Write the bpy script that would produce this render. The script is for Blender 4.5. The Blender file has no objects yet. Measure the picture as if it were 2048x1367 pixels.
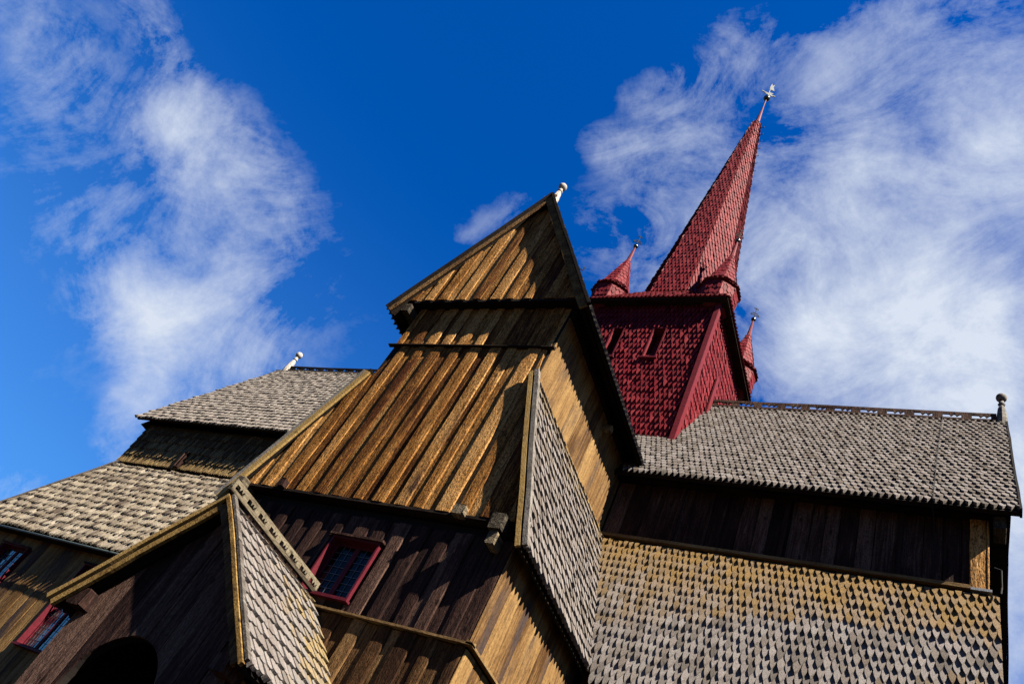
import bpy, math, random
import numpy as np
from mathutils import Vector, Matrix, noise as mnoise
random.seed(11)
S = bpy.context.scene
C = S.collection

# ------------------------------------------------------------------ camera
cam = bpy.data.cameras.new('camera')
cam.sensor_width = 36; cam.lens = 27.363; cam.clip_start = 0.1; cam.clip_end = 5000
camo = bpy.data.objects.new('camera', cam); C.objects.link(camo)
RC = np.array([[0.86285062, 0.31988787, 0.39135733], [0.01116591, 0.76200932, -0.64746978], [-0.50533566, 0.56303956, 0.65392837]])
F_PX = 1556.64
mw = Matrix.Identity(4)
for i in range(3):
    mw[i][0] = RC[0, i]; mw[i][1] = -RC[1, i]; mw[i][2] = -RC[2, i]
camo.matrix_world = mw
S.camera = camo
S.render.engine = 'CYCLES'
S.view_settings.view_transform = 'Standard'
S.view_settings.look = 'None'
S.view_settings.exposure = 2.7
S.view_settings.gamma = 1
S.view_settings.use_curve_mapping = False
S.cycles.max_bounces = 5
S.cycles.diffuse_bounces = 3

# ------------------------------------------------------------------ sun and sky
SUN = Vector((1.0, -0.285, 1.16)).normalized()
sd = bpy.data.lights.new('sun', 'SUN'); sd.energy = 5.0; sd.angle = math.radians(0.5); sd.color = (1.0, 0.90, 0.76)
so = bpy.data.objects.new('sun', sd); C.objects.link(so)
so.rotation_euler = SUN.to_track_quat('Z', 'Y').to_euler()
so.location = (20, -6, 30)

W = bpy.data.worlds.new('World'); S.world = W; W.use_nodes = True
wt = W.node_tree; wt.nodes.clear()
def N(t, typ, **kw):
    n = t.nodes.new(typ)
    for k, v in kw.items(): setattr(n, k, v)
    return n
def math_(t, op, a, b=None, c=None, clamp=False):
    n = N(t, 'ShaderNodeMath', operation=op); n.use_clamp = clamp
    for i, v in enumerate((a, b, c)):
        if v is None: continue
        if isinstance(v, (int, float)): n.inputs[i].default_value = v
        else: t.links.new(v, n.inputs[i])
    return n.outputs[0]
def vmath(t, op, a, b=None, sc=None):
    n = N(t, 'ShaderNodeVectorMath', operation=op)
    for i, v in enumerate((a, b)):
        if v is None: continue
        if isinstance(v, (tuple, list)): n.inputs[i].default_value = v
        else: t.links.new(v, n.inputs[i])
    if sc is not None:
        if isinstance(sc, (int, float)): n.inputs['Scale'].default_value = sc
        else: t.links.new(sc, n.inputs['Scale'])
    return n
def noise(t, vec, scale, detail=4, rough=0.55, dist=0.0, lac=2.0):
    n = N(t, 'ShaderNodeTexNoise'); t.links.new(vec, n.inputs['Vector'])
    n.inputs['Scale'].default_value = scale; n.inputs['Detail'].default_value = detail
    n.inputs['Roughness'].default_value = rough; n.inputs['Distortion'].default_value = dist
    n.inputs['Lacunarity'].default_value = lac
    return n
def maprange(t, v, a, b, c=0.0, d=1.0, smooth=False):
    n = N(t, 'ShaderNodeMapRange'); n.clamp = True
    if smooth: n.interpolation_type = 'SMOOTHSTEP'
    t.links.new(v, n.inputs[0])
    for i, x in zip((1, 2, 3, 4), (a, b, c, d)):
        if isinstance(x, (int, float)): n.inputs[i].default_value = x
        else: t.links.new(x, n.inputs[i])
    return n.outputs[0]
def mix(t, f, a, b, mode='MIX'):
    n = N(t, 'ShaderNodeMix', data_type='RGBA', blend_type=mode)
    if isinstance(f, (int, float)): n.inputs[0].default_value = f
    else: t.links.new(f, n.inputs[0])
    for i, v in ((6, a), (7, b)):
        if isinstance(v, (tuple, list)): n.inputs[i].default_value = (*v[:3], 1)
        else: t.links.new(v, n.inputs[i])
    return n.outputs[2]

sky = N(wt, 'ShaderNodeTexSky', sky_type='NISHITA'); sky.sun_disc = False
sky.sun_elevation = math.asin(SUN.z); sky.sun_rotation = math.atan2(SUN.x, SUN.y)
sky.air_density = 1.0; sky.dust_density = 0.3; sky.ozone_density = 4.0; sky.altitude = 200
tc = N(wt, 'ShaderNodeTexCoord').outputs['Generated']
hsv = N(wt, 'ShaderNodeHueSaturation'); wt.links.new(sky.outputs[0], hsv.inputs['Color'])
hsv.inputs['Saturation'].default_value = 1.45; hsv.inputs['Value'].default_value = 0.85
skycol = mix(wt, 1.0, hsv.outputs[0], (0.20, 0.42, 0.62), 'MULTIPLY')
sxz = N(wt, 'ShaderNodeSeparateXYZ'); wt.links.new(tc, sxz.inputs[0])
skycol = mix(wt, maprange(wt, sxz.outputs[2], 0.75, 0.05, 0.0, 0.55, True), skycol, (0.42, 1.0, 1.85))
# clouds: soft masses with a direction, a reach and a density, broken up by noise
CLOUDS = [
    (-0.7765, 0.0929, 0.6232, 0.0657, 0.35),
    (-0.7715, 0.1385, 0.6209, 0.0589, 0.3),
    (-0.8403, 0.0481, 0.5399, 0.0853, 0.25),
    (-0.8447, 0.1112, 0.5235, 0.0882, 0.22),
    (-0.7718, 0.2188, 0.5971, 0.0958, 0.75),
    (-0.7916, 0.1889, 0.5811, 0.0598, 0.4),
    (-0.7459, 0.2737, 0.6072, 0.0984, 0.45),
    (-0.7197, 0.3278, 0.612, 0.0914, 0.25),
    (-0.8522, 0.2375, 0.4662, 0.0754, 0.25),
    (-0.8463, 0.2964, 0.4426, 0.0724, 0.8),
    (-0.831, 0.348, 0.4341, 0.078, 0.8),
    (-0.8096, 0.3942, 0.4349, 0.0706, 0.5),
    (-0.7888, 0.3465, 0.5077, 0.107, 0.3),
    (-0.7727, 0.4068, 0.4873, 0.0994, 0.35),
    (-0.8046, 0.4322, 0.4071, 0.0618, 0.45),
    (-0.8279, 0.4219, 0.3696, 0.0519, 0.6),
    (-0.8371, 0.4377, 0.3283, 0.0469, 0.35),
    (-0.7609, 0.4518, 0.4657, 0.0818, 0.3),
    (-0.8827, 0.4144, 0.2218, 0.0556, 0.45),
    (-0.3732, 0.3986, 0.8378, 0.0605, 0.45),
    (-0.3133, 0.4471, 0.8378, 0.0948, 0.35),
    (-0.3179, 0.3601, 0.8771, 0.0506, 0.4),
    (-0.2337, 0.3606, 0.9029, 0.0656, 0.5),
    (-0.2815, 0.4017, 0.8714, 0.0759, 0.4),
    (-0.4021, 0.4713, 0.785, 0.0971, 0.3),
    (-0.4964, 0.4239, 0.7576, 0.0372, 0.2),
    (-0.5224, 0.4331, 0.7345, 0.0373, 0.22),
    (-0.5454, 0.4455, 0.71, 0.0321, 0.18),
    (-0.148, 0.3646, 0.9193, 0.0872, 0.45),
    (-0.0866, 0.3477, 0.9336, 0.0841, 0.4),
    (-0.0108, 0.3526, 0.9357, 0.1027, 0.55),
    (-0.1086, 0.4419, 0.8905, 0.1355, 0.4),
    (-0.0338, 0.4335, 0.9005, 0.13, 0.35),
    (0.0359, 0.4601, 0.8871, 0.1108, 0.6),
    (-0.1741, 0.5117, 0.8414, 0.1416, 0.35),
    (-0.0887, 0.5708, 0.8163, 0.1376, 0.3),
    (0.0102, 0.554, 0.8325, 0.1454, 0.7),
    (-0.1636, 0.6201, 0.7673, 0.1092, 0.4),
    (-0.0673, 0.6451, 0.7611, 0.1529, 0.7),
    (0.0212, 0.6623, 0.749, 0.1456, 0.7),
    (-0.174, 0.6646, 0.7266, 0.1096, 0.7),
    (-0.2877, 0.5214, 0.8034, 0.1301, 0.3),
    (-0.3468, 0.549, 0.7605, 0.1059, 0.3),
    (0.0494, 0.7302, 0.6815, 0.2244, 0.9),
    (0.0584, 0.8112, 0.5818, 0.2179, 0.9),
    (-0.1197, 0.4848, 0.8664, 0.34, 0.16),
    (-0.0421, 0.6327, 0.7733, 0.3336, 0.28),
    (-0.8434, 0.1174, 0.5243, 0.2414, 0.14),
    (-0.7796, 0.3827, 0.4957, 0.2699, 0.16),
    (-0.7857, 0.3089, 0.536, 0.293, 0.12),
]
n1 = noise(wt, tc, 5.0, 6, 0.6, 0.1)
warp = vmath(wt, 'SCALE', vmath(wt, 'SUBTRACT', n1.outputs['Color'], (0.5, 0.5, 0.5)).outputs[0], sc=0.13).outputs[0]
wd = vmath(wt, 'ADD', tc, warp).outputs[0]
acc = None
for dx, dy, dz, r, w in CLOUDS:
    dist = vmath(wt, 'DISTANCE', wd, (dx, dy, dz)).outputs['Value']
    m = maprange(wt, dist, 0.0, r, w, 0.0, smooth=True)
    acc = m if acc is None else math_(wt, 'ADD', acc, m)
wide = noise(wt, tc, 1.7, 5, 0.6)
bg = maprange(wt, wide.outputs['Fac'], 0.55, 0.8, 0.0, 0.25)
acc = math_(wt, 'ADD', acc, bg)
# wisps: fine fractal detail, slightly drawn out along the wind
mp = N(wt, 'ShaderNodeMapping'); wt.links.new(tc, mp.inputs[0]); mp.inputs['Rotation'].default_value = (0.4, 0.5, 0.9); mp.inputs['Scale'].default_value = (3.2, 5.2, 3.8)
fib = noise(wt, mp.outputs[0], 1.5, 13, 0.68, 0.7)
det = noise(wt, tc, 12, 14, 0.72, 0.25)
br = math_(wt, 'ADD', math_(wt, 'MULTIPLY', fib.outputs['Fac'], 0.6), math_(wt, 'MULTIPLY', det.outputs['Fac'], 0.4))
brd = math_(wt, 'MULTIPLY', math_(wt, 'SUBTRACT', br, 0.5), 4.6)
edge = maprange(wt, acc, 0.0, 0.35, 0.0, 1.0)
dens = math_(wt, 'ADD', acc, math_(wt, 'MULTIPLY', brd, edge))
dens = maprange(wt, dens, 0.08, 1.75, 0.0, 1.0)
dens = math_(wt, 'POWER', dens, 0.9)
cloudcol = (1.95, 2.15, 2.5)
CL = mix(wt, dens, skycol, cloudcol)
bgn = N(wt, 'ShaderNodeBackground'); wt.links.new(CL, bgn.inputs[0]); bgn.inputs[1].default_value = 0.055
wo = N(wt, 'ShaderNodeOutputWorld'); wt.links.new(bgn.outputs[0], wo.inputs[0])
W.cycles.sampling_method = 'MANUAL'; W.cycles.sample_map_resolution = 512

# ------------------------------------------------------------------ materials
def newmat(name):
    m = bpy.data.materials.new(name); m.use_nodes = True
    t = m.node_tree; b = t.nodes['Principled BSDF']
    return m, t, b
def bump(t, b, h, strength, distance, prev=None):
    n = N(t, 'ShaderNodeBump'); n.inputs['Strength'].default_value = strength; n.inputs['Distance'].default_value = distance
    t.links.new(h, n.inputs['Height'])
    if prev: t.links.new(prev, n.inputs['Normal'])
    t.links.new(n.outputs[0], b.inputs['Normal'])
    return n.outputs[0]
def tint_val(t):
    at = N(t, 'ShaderNodeAttribute'); at.attribute_name = 'tint'
    oi = N(t, 'ShaderNodeObjectInfo')
    return math_(t, 'FRACT', math_(t, 'ADD', at.outputs['Fac'], oi.outputs['Random']))
ALB = 0.26
def al(c, k=None): return tuple(x * (ALB if k is None else k) for x in c)
def wood(name, dark, mid, light, axis='z', grey=None, greyf=0.0, bumpk=1.0, rough=0.85, speck=0.5, weather=None):
    dark, mid, light = al(dark), al(mid), al(light)
    if grey: grey = al(grey)
    m, t, b = newmat(name)
    tcn = N(t, 'ShaderNodeTexCoord').outputs['Object']
    rnd = tint_val(t)
    off = vmath(t, 'SCALE', (37.0, 17.0, 5.0), sc=rnd).outputs[0]
    p = vmath(t, 'ADD', tcn, off).outputs[0]
    sc = {'z': (1, 1, 0.045), 'x': (0.045, 1, 1), 'y': (1, 0.045, 1)}[axis]
    st = vmath(t, 'MULTIPLY', p, sc).outputs[0]
    sc2 = {'z': (1, 1, 0.28), 'x': (0.28, 1, 1), 'y': (1, 0.28, 1)}[axis]
    st2 = vmath(t, 'MULTIPLY', p, sc2).outputs[0]
    grain = noise(t, st, 26, 5, 0.7, 0.6)
    broad = noise(t, st2, 3.2, 4, 0.6)
    fleck = noise(t, vmath(t, 'MULTIPLY', p, {'z': (1, 1, 0.45), 'x': (0.45, 1, 1), 'y': (1, 0.45, 1)}[axis]).outputs[0], 38, 3, 0.7)
    hew = noise(t, st2, 16, 3, 0.65, 1.2)
    v = math_(t, 'ADD', math_(t, 'MULTIPLY', grain.outputs['Fac'], 0.6), math_(t, 'MULTIPLY', broad.outputs['Fac'], 0.4))
    v = math_(t, 'ADD', v, math_(t, 'MULTIPLY', math_(t, 'SUBTRACT', rnd, 0.5), 0.24))
    cr = N(t, 'ShaderNodeValToRGB'); t.links.new(v, cr.inputs[0])
    e = cr.color_ramp.elements
    e[0].position = 0.36; e[0].color = (*dark, 1); e[1].position = 0.66; e[1].color = (*light, 1)
    k = e.new(0.5); k.color = (*mid, 1)
    col = cr.outputs[0]
    if grey:
        gn = noise(t, st2, 1.3, 4, 0.6)
        col = mix(t, maprange(t, gn.outputs['Fac'], 0.62 - greyf, 0.72 - greyf * 0.6), col, grey)
    if weather:  # (z0,z1,colour): tar kept under the shelter above
        z0, z1, wc = weather
        sx = N(t, 'ShaderNodeSeparateXYZ'); t.links.new(tcn, sx.inputs[0])
        zz = math_(t, 'ADD', sx.outputs[2], math_(t, 'MULTIPLY', math_(t, 'SUBTRACT', broad.outputs['Fac'], 0.5), 1.6))
        col = mix(t, maprange(t, zz, z0, z1), col, wc)
    fl = maprange(t, fleck.outputs['Fac'], 0.36, 0.56, 1.0 - speck, 1.12)
    cm = N(t, 'ShaderNodeMix', data_type='RGBA', blend_type='MULTIPLY'); cm.inputs[0].default_value = 1
    t.links.new(col, cm.inputs[6]); t.links.new(fl, cm.inputs[7])
    # knots
    vo = N(t, 'ShaderNodeTexVoronoi'); t.links.new(vmath(t, 'MULTIPLY', p, {'z': (2.6, 2.6, 1.5), 'x': (1.5, 2.6, 2.6), 'y': (2.6, 1.5, 2.6)}[axis]).outputs[0], vo.inputs['Vector'])
    vo.inputs['Scale'].default_value = 1.0
    kn = maprange(t, vo.outputs['Distance'], 0.05, 0.12, 0.3, 1.0)
    c2 = N(t, 'ShaderNodeMix', data_type='RGBA', blend_type='MULTIPLY'); c2.inputs[0].default_value = 1
    t.links.new(cm.outputs[2], c2.inputs[6]); t.links.new(kn, c2.inputs[7])
    t.links.new(c2.outputs[2], b.inputs['Base Color'])
    b.inputs['Roughness'].default_value = rough
    b.inputs['Specular IOR Level'].default_value = 0.05
    h = math_(t, 'ADD', math_(t, 'MULTIPLY', grain.outputs['Fac'], 0.5), math_(t, 'MULTIPLY', fleck.outputs['Fac'], 0.35))
    h = math_(t, 'ADD', h, math_(t, 'MULTIPLY', hew.outputs['Fac'], 0.9))
    h = math_(t, 'ADD', h, math_(t, 'MULTIPLY', kn, -0.4))
    bump(t, b, h, 1.0, 0.016 * bumpk)
    return m
def shingle_mat(name, cols, warm=None, patches=0.5, spec=0.06, rough=0.85, stain=(0.05, 0.045, 0.05), bumpk=1.0, fresh=0.0):
    """cols: list of colours a shingle may have; warm: (axis, a, b, colour, share) tar kept where the wall shelters the roof; on sh_tarry, painted eave shade"""
    cols = [al(c) for c in cols]; stain = al(stain)
    if warm: warm = warm[:3] + (al(warm[3]),) + warm[4:]
    m, t, b = newmat(name)
    tcn = N(t, 'ShaderNodeTexCoord').outputs['Object']
    rnd = tint_val(t)
    cr = N(t, 'ShaderNodeValToRGB'); t.links.new(rnd, cr.inputs[0])
    e = cr.color_ramp.elements; e[0].color = (*cols[0], 1); e[0].position = 0
    e[1].color = (*cols[-1], 1); e[1].position = 1
    for i, c in enumerate(cols[1:-1], 1):
        k = e.new(i / (len(cols) - 1) * 0.97); k.color = (*c, 1)
    col = mix(t, math_(t, 'GREATER_THAN', rnd, 1.0 - fresh), cr.outputs[0], tuple(x * 1.9 for x in cols[-2]))
    big = noise(t, tcn, 0.9, 4, 0.6)
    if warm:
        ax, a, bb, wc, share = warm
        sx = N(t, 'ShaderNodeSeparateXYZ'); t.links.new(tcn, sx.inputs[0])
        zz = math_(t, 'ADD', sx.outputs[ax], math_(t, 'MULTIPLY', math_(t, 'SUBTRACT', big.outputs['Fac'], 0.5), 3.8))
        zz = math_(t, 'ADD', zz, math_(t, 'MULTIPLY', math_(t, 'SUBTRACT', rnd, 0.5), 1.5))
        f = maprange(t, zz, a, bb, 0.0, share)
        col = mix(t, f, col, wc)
    st = maprange(t, noise(t, tcn, 2.3, 5, 0.7).outputs['Fac'], 0.54, 0.68, 0.0, patches)
    col = mix(t, st, col, stain)
    grain = noise(t, vmath(t, 'ADD', tcn, vmath(t, 'SCALE', (9, 3, 5), sc=rnd).outputs[0]).outputs[0], 28, 5, 0.7, 1.5)
    g = maprange(t, grain.outputs['Fac'], 0.32, 0.62, 0.55, 1.2)
    cm = N(t, 'ShaderNodeMix', data_type='RGBA', blend_type='MULTIPLY'); cm.inputs[0].default_value = 1
    t.links.new(col, cm.inputs[6]); t.links.new(g, cm.inputs[7])
    t.links.new(cm.outputs[2], b.inputs['Base Color'])
    b.inputs['Roughness'].default_value = rough
    b.inputs['Specular IOR Level'].default_value = spec
    bump(t, b, grain.outputs['Fac'], 1.0, 0.012 * bumpk)
    return m
def plain(name, col, rough=0.6, spec=0.3, metal=0.0, var=0.3, scale=9, bd=0.004):
    col = al(col)
    m, t, b = newmat(name)
    tcn = N(t, 'ShaderNodeTexCoord').outputs['Object']
    n = noise(t, tcn, scale, 5, 0.65)
    c = mix(t, maprange(t, n.outputs['Fac'], 0.35, 0.65), tuple(x * (1 - var) for x in col), tuple(min(1, x * (1 + var)) for x in col))
    t.links.new(c, b.inputs['Base Color']); b.inputs['Roughness'].default_value = rough
    b.inputs['Specular IOR Level'].default_value = spec; b.inputs['Metallic'].default_value = metal
    bump(t, b, noise(t, tcn, scale * 6, 3, 0.6).outputs['Fac'], 1.0, bd)
    return m
M = {}
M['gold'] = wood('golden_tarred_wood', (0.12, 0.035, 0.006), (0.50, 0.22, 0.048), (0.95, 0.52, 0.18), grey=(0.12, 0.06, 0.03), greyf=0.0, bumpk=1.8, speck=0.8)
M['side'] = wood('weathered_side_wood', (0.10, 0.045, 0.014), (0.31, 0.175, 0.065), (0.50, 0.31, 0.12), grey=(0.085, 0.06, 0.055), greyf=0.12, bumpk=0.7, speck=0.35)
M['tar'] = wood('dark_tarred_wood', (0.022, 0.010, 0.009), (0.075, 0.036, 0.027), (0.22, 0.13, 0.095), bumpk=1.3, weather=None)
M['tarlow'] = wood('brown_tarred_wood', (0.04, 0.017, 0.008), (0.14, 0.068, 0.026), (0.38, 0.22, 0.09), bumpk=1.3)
M['board'] = wood('ochre_edge_board', (0.14, 0.07, 0.02), (0.42, 0.26, 0.08), (0.62, 0.41, 0.15), axis='y', bumpk=0.5, speck=0.3)
M['boardx'] = wood('ochre_rail_board', (0.10, 0.05, 0.02), (0.28, 0.17, 0.07), (0.44, 0.30, 0.13), axis='x', bumpk=0.5, speck=0.3)
M['grey'] = wood('grey_weathered_board', (0.10, 0.085, 0.075), (0.26, 0.235, 0.205), (0.42, 0.39, 0.35), axis='y', bumpk=0.6, speck=0.3)
M['combwood'] = wood('brown_grey_comb_wood', (0.07, 0.055, 0.04), (0.22, 0.18, 0.12), (0.34, 0.29, 0.20), axis='y', bumpk=0.6, speck=0.4)
M['beam'] = wood('cracked_grey_beam_end', (0.035, 0.03, 0.025), (0.16, 0.13, 0.09), (0.40, 0.32, 0.20), axis='y', bumpk=2.2)
M['dark'] = wood('black_tar_board', (0.010, 0.007, 0.006), (0.022, 0.015, 0.011), (0.05, 0.034, 0.024), axis='x', bumpk=0.8)
GREY = [(0.20, 0.165, 0.14), (0.30, 0.265, 0.245), (0.36, 0.32, 0.305), (0.24, 0.21, 0.195), (0.36, 0.33, 0.315), (0.15, 0.13, 0.115), (0.31, 0.27, 0.24)]
M['sh_nave'] = shingle_mat('grey_silvered_shingle', GREY, patches=0.35, stain=(0.16, 0.13, 0.11))
M['sh_aisle'] = shingle_mat('mossy_tarred_shingle', GREY, warm=(2, 7.3, 10.3, (0.33, 0.20, 0.06), 0.9), patches=0.35, stain=(0.13, 0.10, 0.08), fresh=0.035)
M['sh_lean'] = shingle_mat('silvered_shingle', [tuple(c * 1.0 for c in g) for g in GREY], warm=(2, 9.3, 11.3, (0.36, 0.25, 0.11), 0.7), patches=0.3, stain=(0.16, 0.12, 0.08))
M['sh_pale'] = shingle_mat('pale_dry_shingle', [(0.36, 0.32, 0.28), (0.45, 0.40, 0.355), (0.31, 0.27, 0.235), (0.40, 0.36, 0.32)], patches=0.25, stain=(0.25, 0.2, 0.16))
M['sh_blotch'] = shingle_mat('blotched_worn_shingle', [(0.40, 0.34, 0.25), (0.56, 0.49, 0.38), (0.28, 0.23, 0.17), (0.50, 0.42, 0.31), (0.12, 0.09, 0.07), (0.62, 0.54, 0.42), (0.20, 0.16, 0.12)], patches=0.85, stain=(0.06, 0.05, 0.05))
M['sh_tarry'] = shingle_mat('yellow_tarred_shingle_painted_shade', [(0.36, 0.24, 0.10), (0.44, 0.31, 0.14), (0.28, 0.18, 0.07)], warm=(2, 10.9, 11.9, (0.10, 0.055, 0.02), 0.9), patches=0.5)  # yellow tar below; the dark upper part is painted eave shade
M['sh_porch'] = shingle_mat('silver_grey_shingle', [(0.27, 0.24, 0.22), (0.34, 0.31, 0.29), (0.22, 0.19, 0.17), (0.38, 0.34, 0.32), (0.25, 0.21, 0.19)], warm=(1, 8.9, 10.1, (0.40, 0.29, 0.12), 0.85), patches=0.2, stain=(0.2, 0.17, 0.15))
RED = [(0.22, 0.009, 0.019), (0.27, 0.014, 0.027), (0.15, 0.006, 0.013), (0.34, 0.035, 0.048), (0.24, 0.012, 0.017)]
M['sh_red'] = shingle_mat('red_painted_shingle', RED, patches=0.3, spec=0.06, rough=0.65, stain=(0.32, 0.07, 0.075), bumpk=0.5)
M['red'] = plain('red_paint', (0.22, 0.011, 0.023), 0.65, 0.1, var=0.25)
M['redframe'] = plain('worn_red_window_paint', (0.15, 0.012, 0.025), 0.6, 0.1, var=0.25)
M['glass'] = plain('leaded_glass', (0.008, 0.011, 0.014), 0.02, 1.0, var=0.2, scale=4, bd=0.001)
M['glass'].node_tree.nodes['Principled BSDF'].inputs['IOR'].default_value = 1.9
M['glassdark'] = plain('dark_leaded_glass', (0.006, 0.007, 0.009), 0.12, 0.12, var=0.2, scale=4, bd=0.001)
M['lead'] = plain('lead_came', (0.22, 0.23, 0.25), 0.45, 0.5, metal=0.6, var=0.2)
M['white'] = plain('flaking_white_paint', (0.62, 0.57, 0.50), 0.7, 0.1, var=0.5, scale=14)
M['oldgrey'] = plain('weathered_grey_finial_wood', (0.22, 0.20, 0.17), 0.8, 0.1, var=0.6, scale=14)
M['copper'] = plain('dark_green_ball', (0.012, 0.045, 0.028), 0.25, 0.6, metal=0.3)
M['iron'] = plain('dark_iron', (0.03, 0.03, 0.032), 0.8, 0.1, metal=0.0)
M['silver'] = plain('bright_vane_metal', (0.10, 0.13, 0.13), 0.6, 0.2, metal=0.0)
M['void'] = plain('unlit_inside', (0.012, 0.009, 0.007), 0.9, 0.1)
M['core'] = plain('tar_black_boarding', (0.014, 0.010, 0.008), 0.9, 0.1)
M['gutter'] = plain('green_grey_gutter', (0.10, 0.14, 0.12), 0.5, 0.4)
M['zinc'] = plain('pale_flashing', (0.35, 0.36, 0.38), 0.5, 0.4)

# ------------------------------------------------------------------ builders
BASE = Vector((-10.0, 18.0, -1.6))
church = bpy.data.objects.new('stave_church', None); C.objects.link(church)
church.location = BASE
church['label'] = 'tarred wooden stave church with grey shingle roofs, planked gable and red spired tower'
church['category'] = 'church'

def mesh(name, verts, faces, mats, midx=None, tint=None):
    me = bpy.data.meshes.new(name)
    me.from_pydata([tuple(map(float, v)) for v in verts], [], faces)
    for m in (mats if isinstance(mats, (list, tuple)) else [mats]): me.materials.append(M[m])
    if midx: me.polygons.foreach_set('material_index', midx)
    if tint is not None:
        a = me.attributes.new('tint', 'FLOAT', 'FACE'); a.data.foreach_set('value', tint)
    me.update()
    return me
def link(name, me, parent=None):
    o = bpy.data.objects.new(name, me); C.objects.link(o)
    p = parent or church
    o.parent = p
    if p is church: o.location = -BASE
    return o
class MB:
    def __init__(s): s.v = []; s.f = []
    def quadbox(s, pts8):
        b = len(s.v); s.v += [tuple(p) for p in pts8]
        s.f += [[b + i for i in f] for f in ((0, 3, 2, 1), (4, 5, 6, 7), (0, 1, 5, 4), (1, 2, 6, 5), (2, 3, 7, 6), (3, 0, 4, 7))]
    def box(s, x0, x1, y0, y1, z0, z1):
        s.quadbox([(x0, y0, z0), (x1, y0, z0), (x1, y1, z0), (x0, y1, z0), (x0, y0, z1), (x1, y0, z1), (x1, y1, z1), (x0, y1, z1)])
    def bar(s, a, b, wv, hv, w, h):
        """box from a to b with half-extents along unit vectors wv, hv"""
        a, b, wv, hv = map(Vector, (a, b, wv, hv)); Ln = (b - a).length; n = max(1, min(16, int(Ln / 0.45))); b0 = len(s.v)
        for i in range(n + 1):
            f = i / n; q = a + (b - a) * f; k = q * 0.9
            q = q + wv * (mnoise.noise(k) * 0.018) + hv * (mnoise.noise(k + Vector((7, 3, 1))) * 0.012)
            ww = w * (1 + 0.10 * mnoise.noise(k * 3))
            s.v += [tuple(p) for p in (q - wv * ww - hv * h, q + wv * ww - hv * h, q + wv * ww + hv * h, q - wv * ww + hv * h)]
        for i in range(n):
            c = b0 + i * 4
            s.f += [[c + j, c + (j + 1) % 4, c + 4 + (j + 1) % 4, c + 4 + j] for j in range(4)]
        s.f += [[b0 + 3, b0 + 2, b0 + 1, b0], [b0 + 4 * n + j for j in range(4)]]
    def prism(s, poly, off):
        """closed polygon poly extruded by vector off"""
        b = len(s.v); n = len(poly); off = Vector(off)
        s.v += [tuple(p) for p in poly] + [tuple(Vector(p) + off) for p in poly]
        s.f += [list(range(b, b + n))[::-1], list(range(b + n, b + 2 * n))]
        s.f += [[b + i, b + (i + 1) % n, b + n + (i + 1) % n, b + n + i] for i in range(n)]
    def lathe(s, o, prof, seg=12, axis=(0, 0, 1)):
        o = Vector(o); ax = Vector(axis).normalized(); u = ax.orthogonal().normalized(); w = ax.cross(u); b = len(s.v)
        for r, h in prof:
            for k in range(seg):
                a = 2 * math.pi * k / seg
                s.v.append(tuple(o + ax * h + (u * math.cos(a) + w * math.sin(a)) * r))
        for i in range(len(prof) - 1):
            for k in range(seg):
                s.f.append([b + i * seg + k, b + i * seg + (k + 1) % seg, b + (i + 1) * seg + (k + 1) % seg, b + (i + 1) * seg + k])
        s.f.append([b + k for k in range(seg)][::-1]); s.f.append([b + (len(prof) - 1) * seg + k for k in range(seg)])
    def tube(s, pts, r, seg=6):
        for p, q in zip(pts[:-1], pts[1:]):
            p = Vector(p); q = Vector(q); s.lathe(p, [(r, 0), (r, (q - p).length)], seg, q - p)
    def obj(s, name, mat, parent=None, smooth=False, label=None, kind=None):
        me = mesh(name, s.v, s.f, mat)
        if smooth: me.polygons.foreach_set('use_smooth', [True] * len(me.polygons))
        o = link(name, me, parent)
        if label: o['label'] = label
        if kind: o['kind'] = kind
        return o

def urange(poly, v):
    """u extent of a convex polygon (list of (u,v)) at height v"""
    us = []
    n = len(poly)
    for i in range(n):
        (u0, v0), (u1, v1) = poly[i], poly[(i + 1) % n]
        if (v0 - v) * (v1 - v) <= 0 and v0 != v1: us.append(u0 + (u1 - u0) * (v - v0) / (v1 - v0))
        elif v0 == v == v1: us += [u0, u1]
    return (min(us), max(us)) if us else None
def vrange(poly, u):
    r = urange([(b, a) for a, b in poly], u)
    return r

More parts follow.
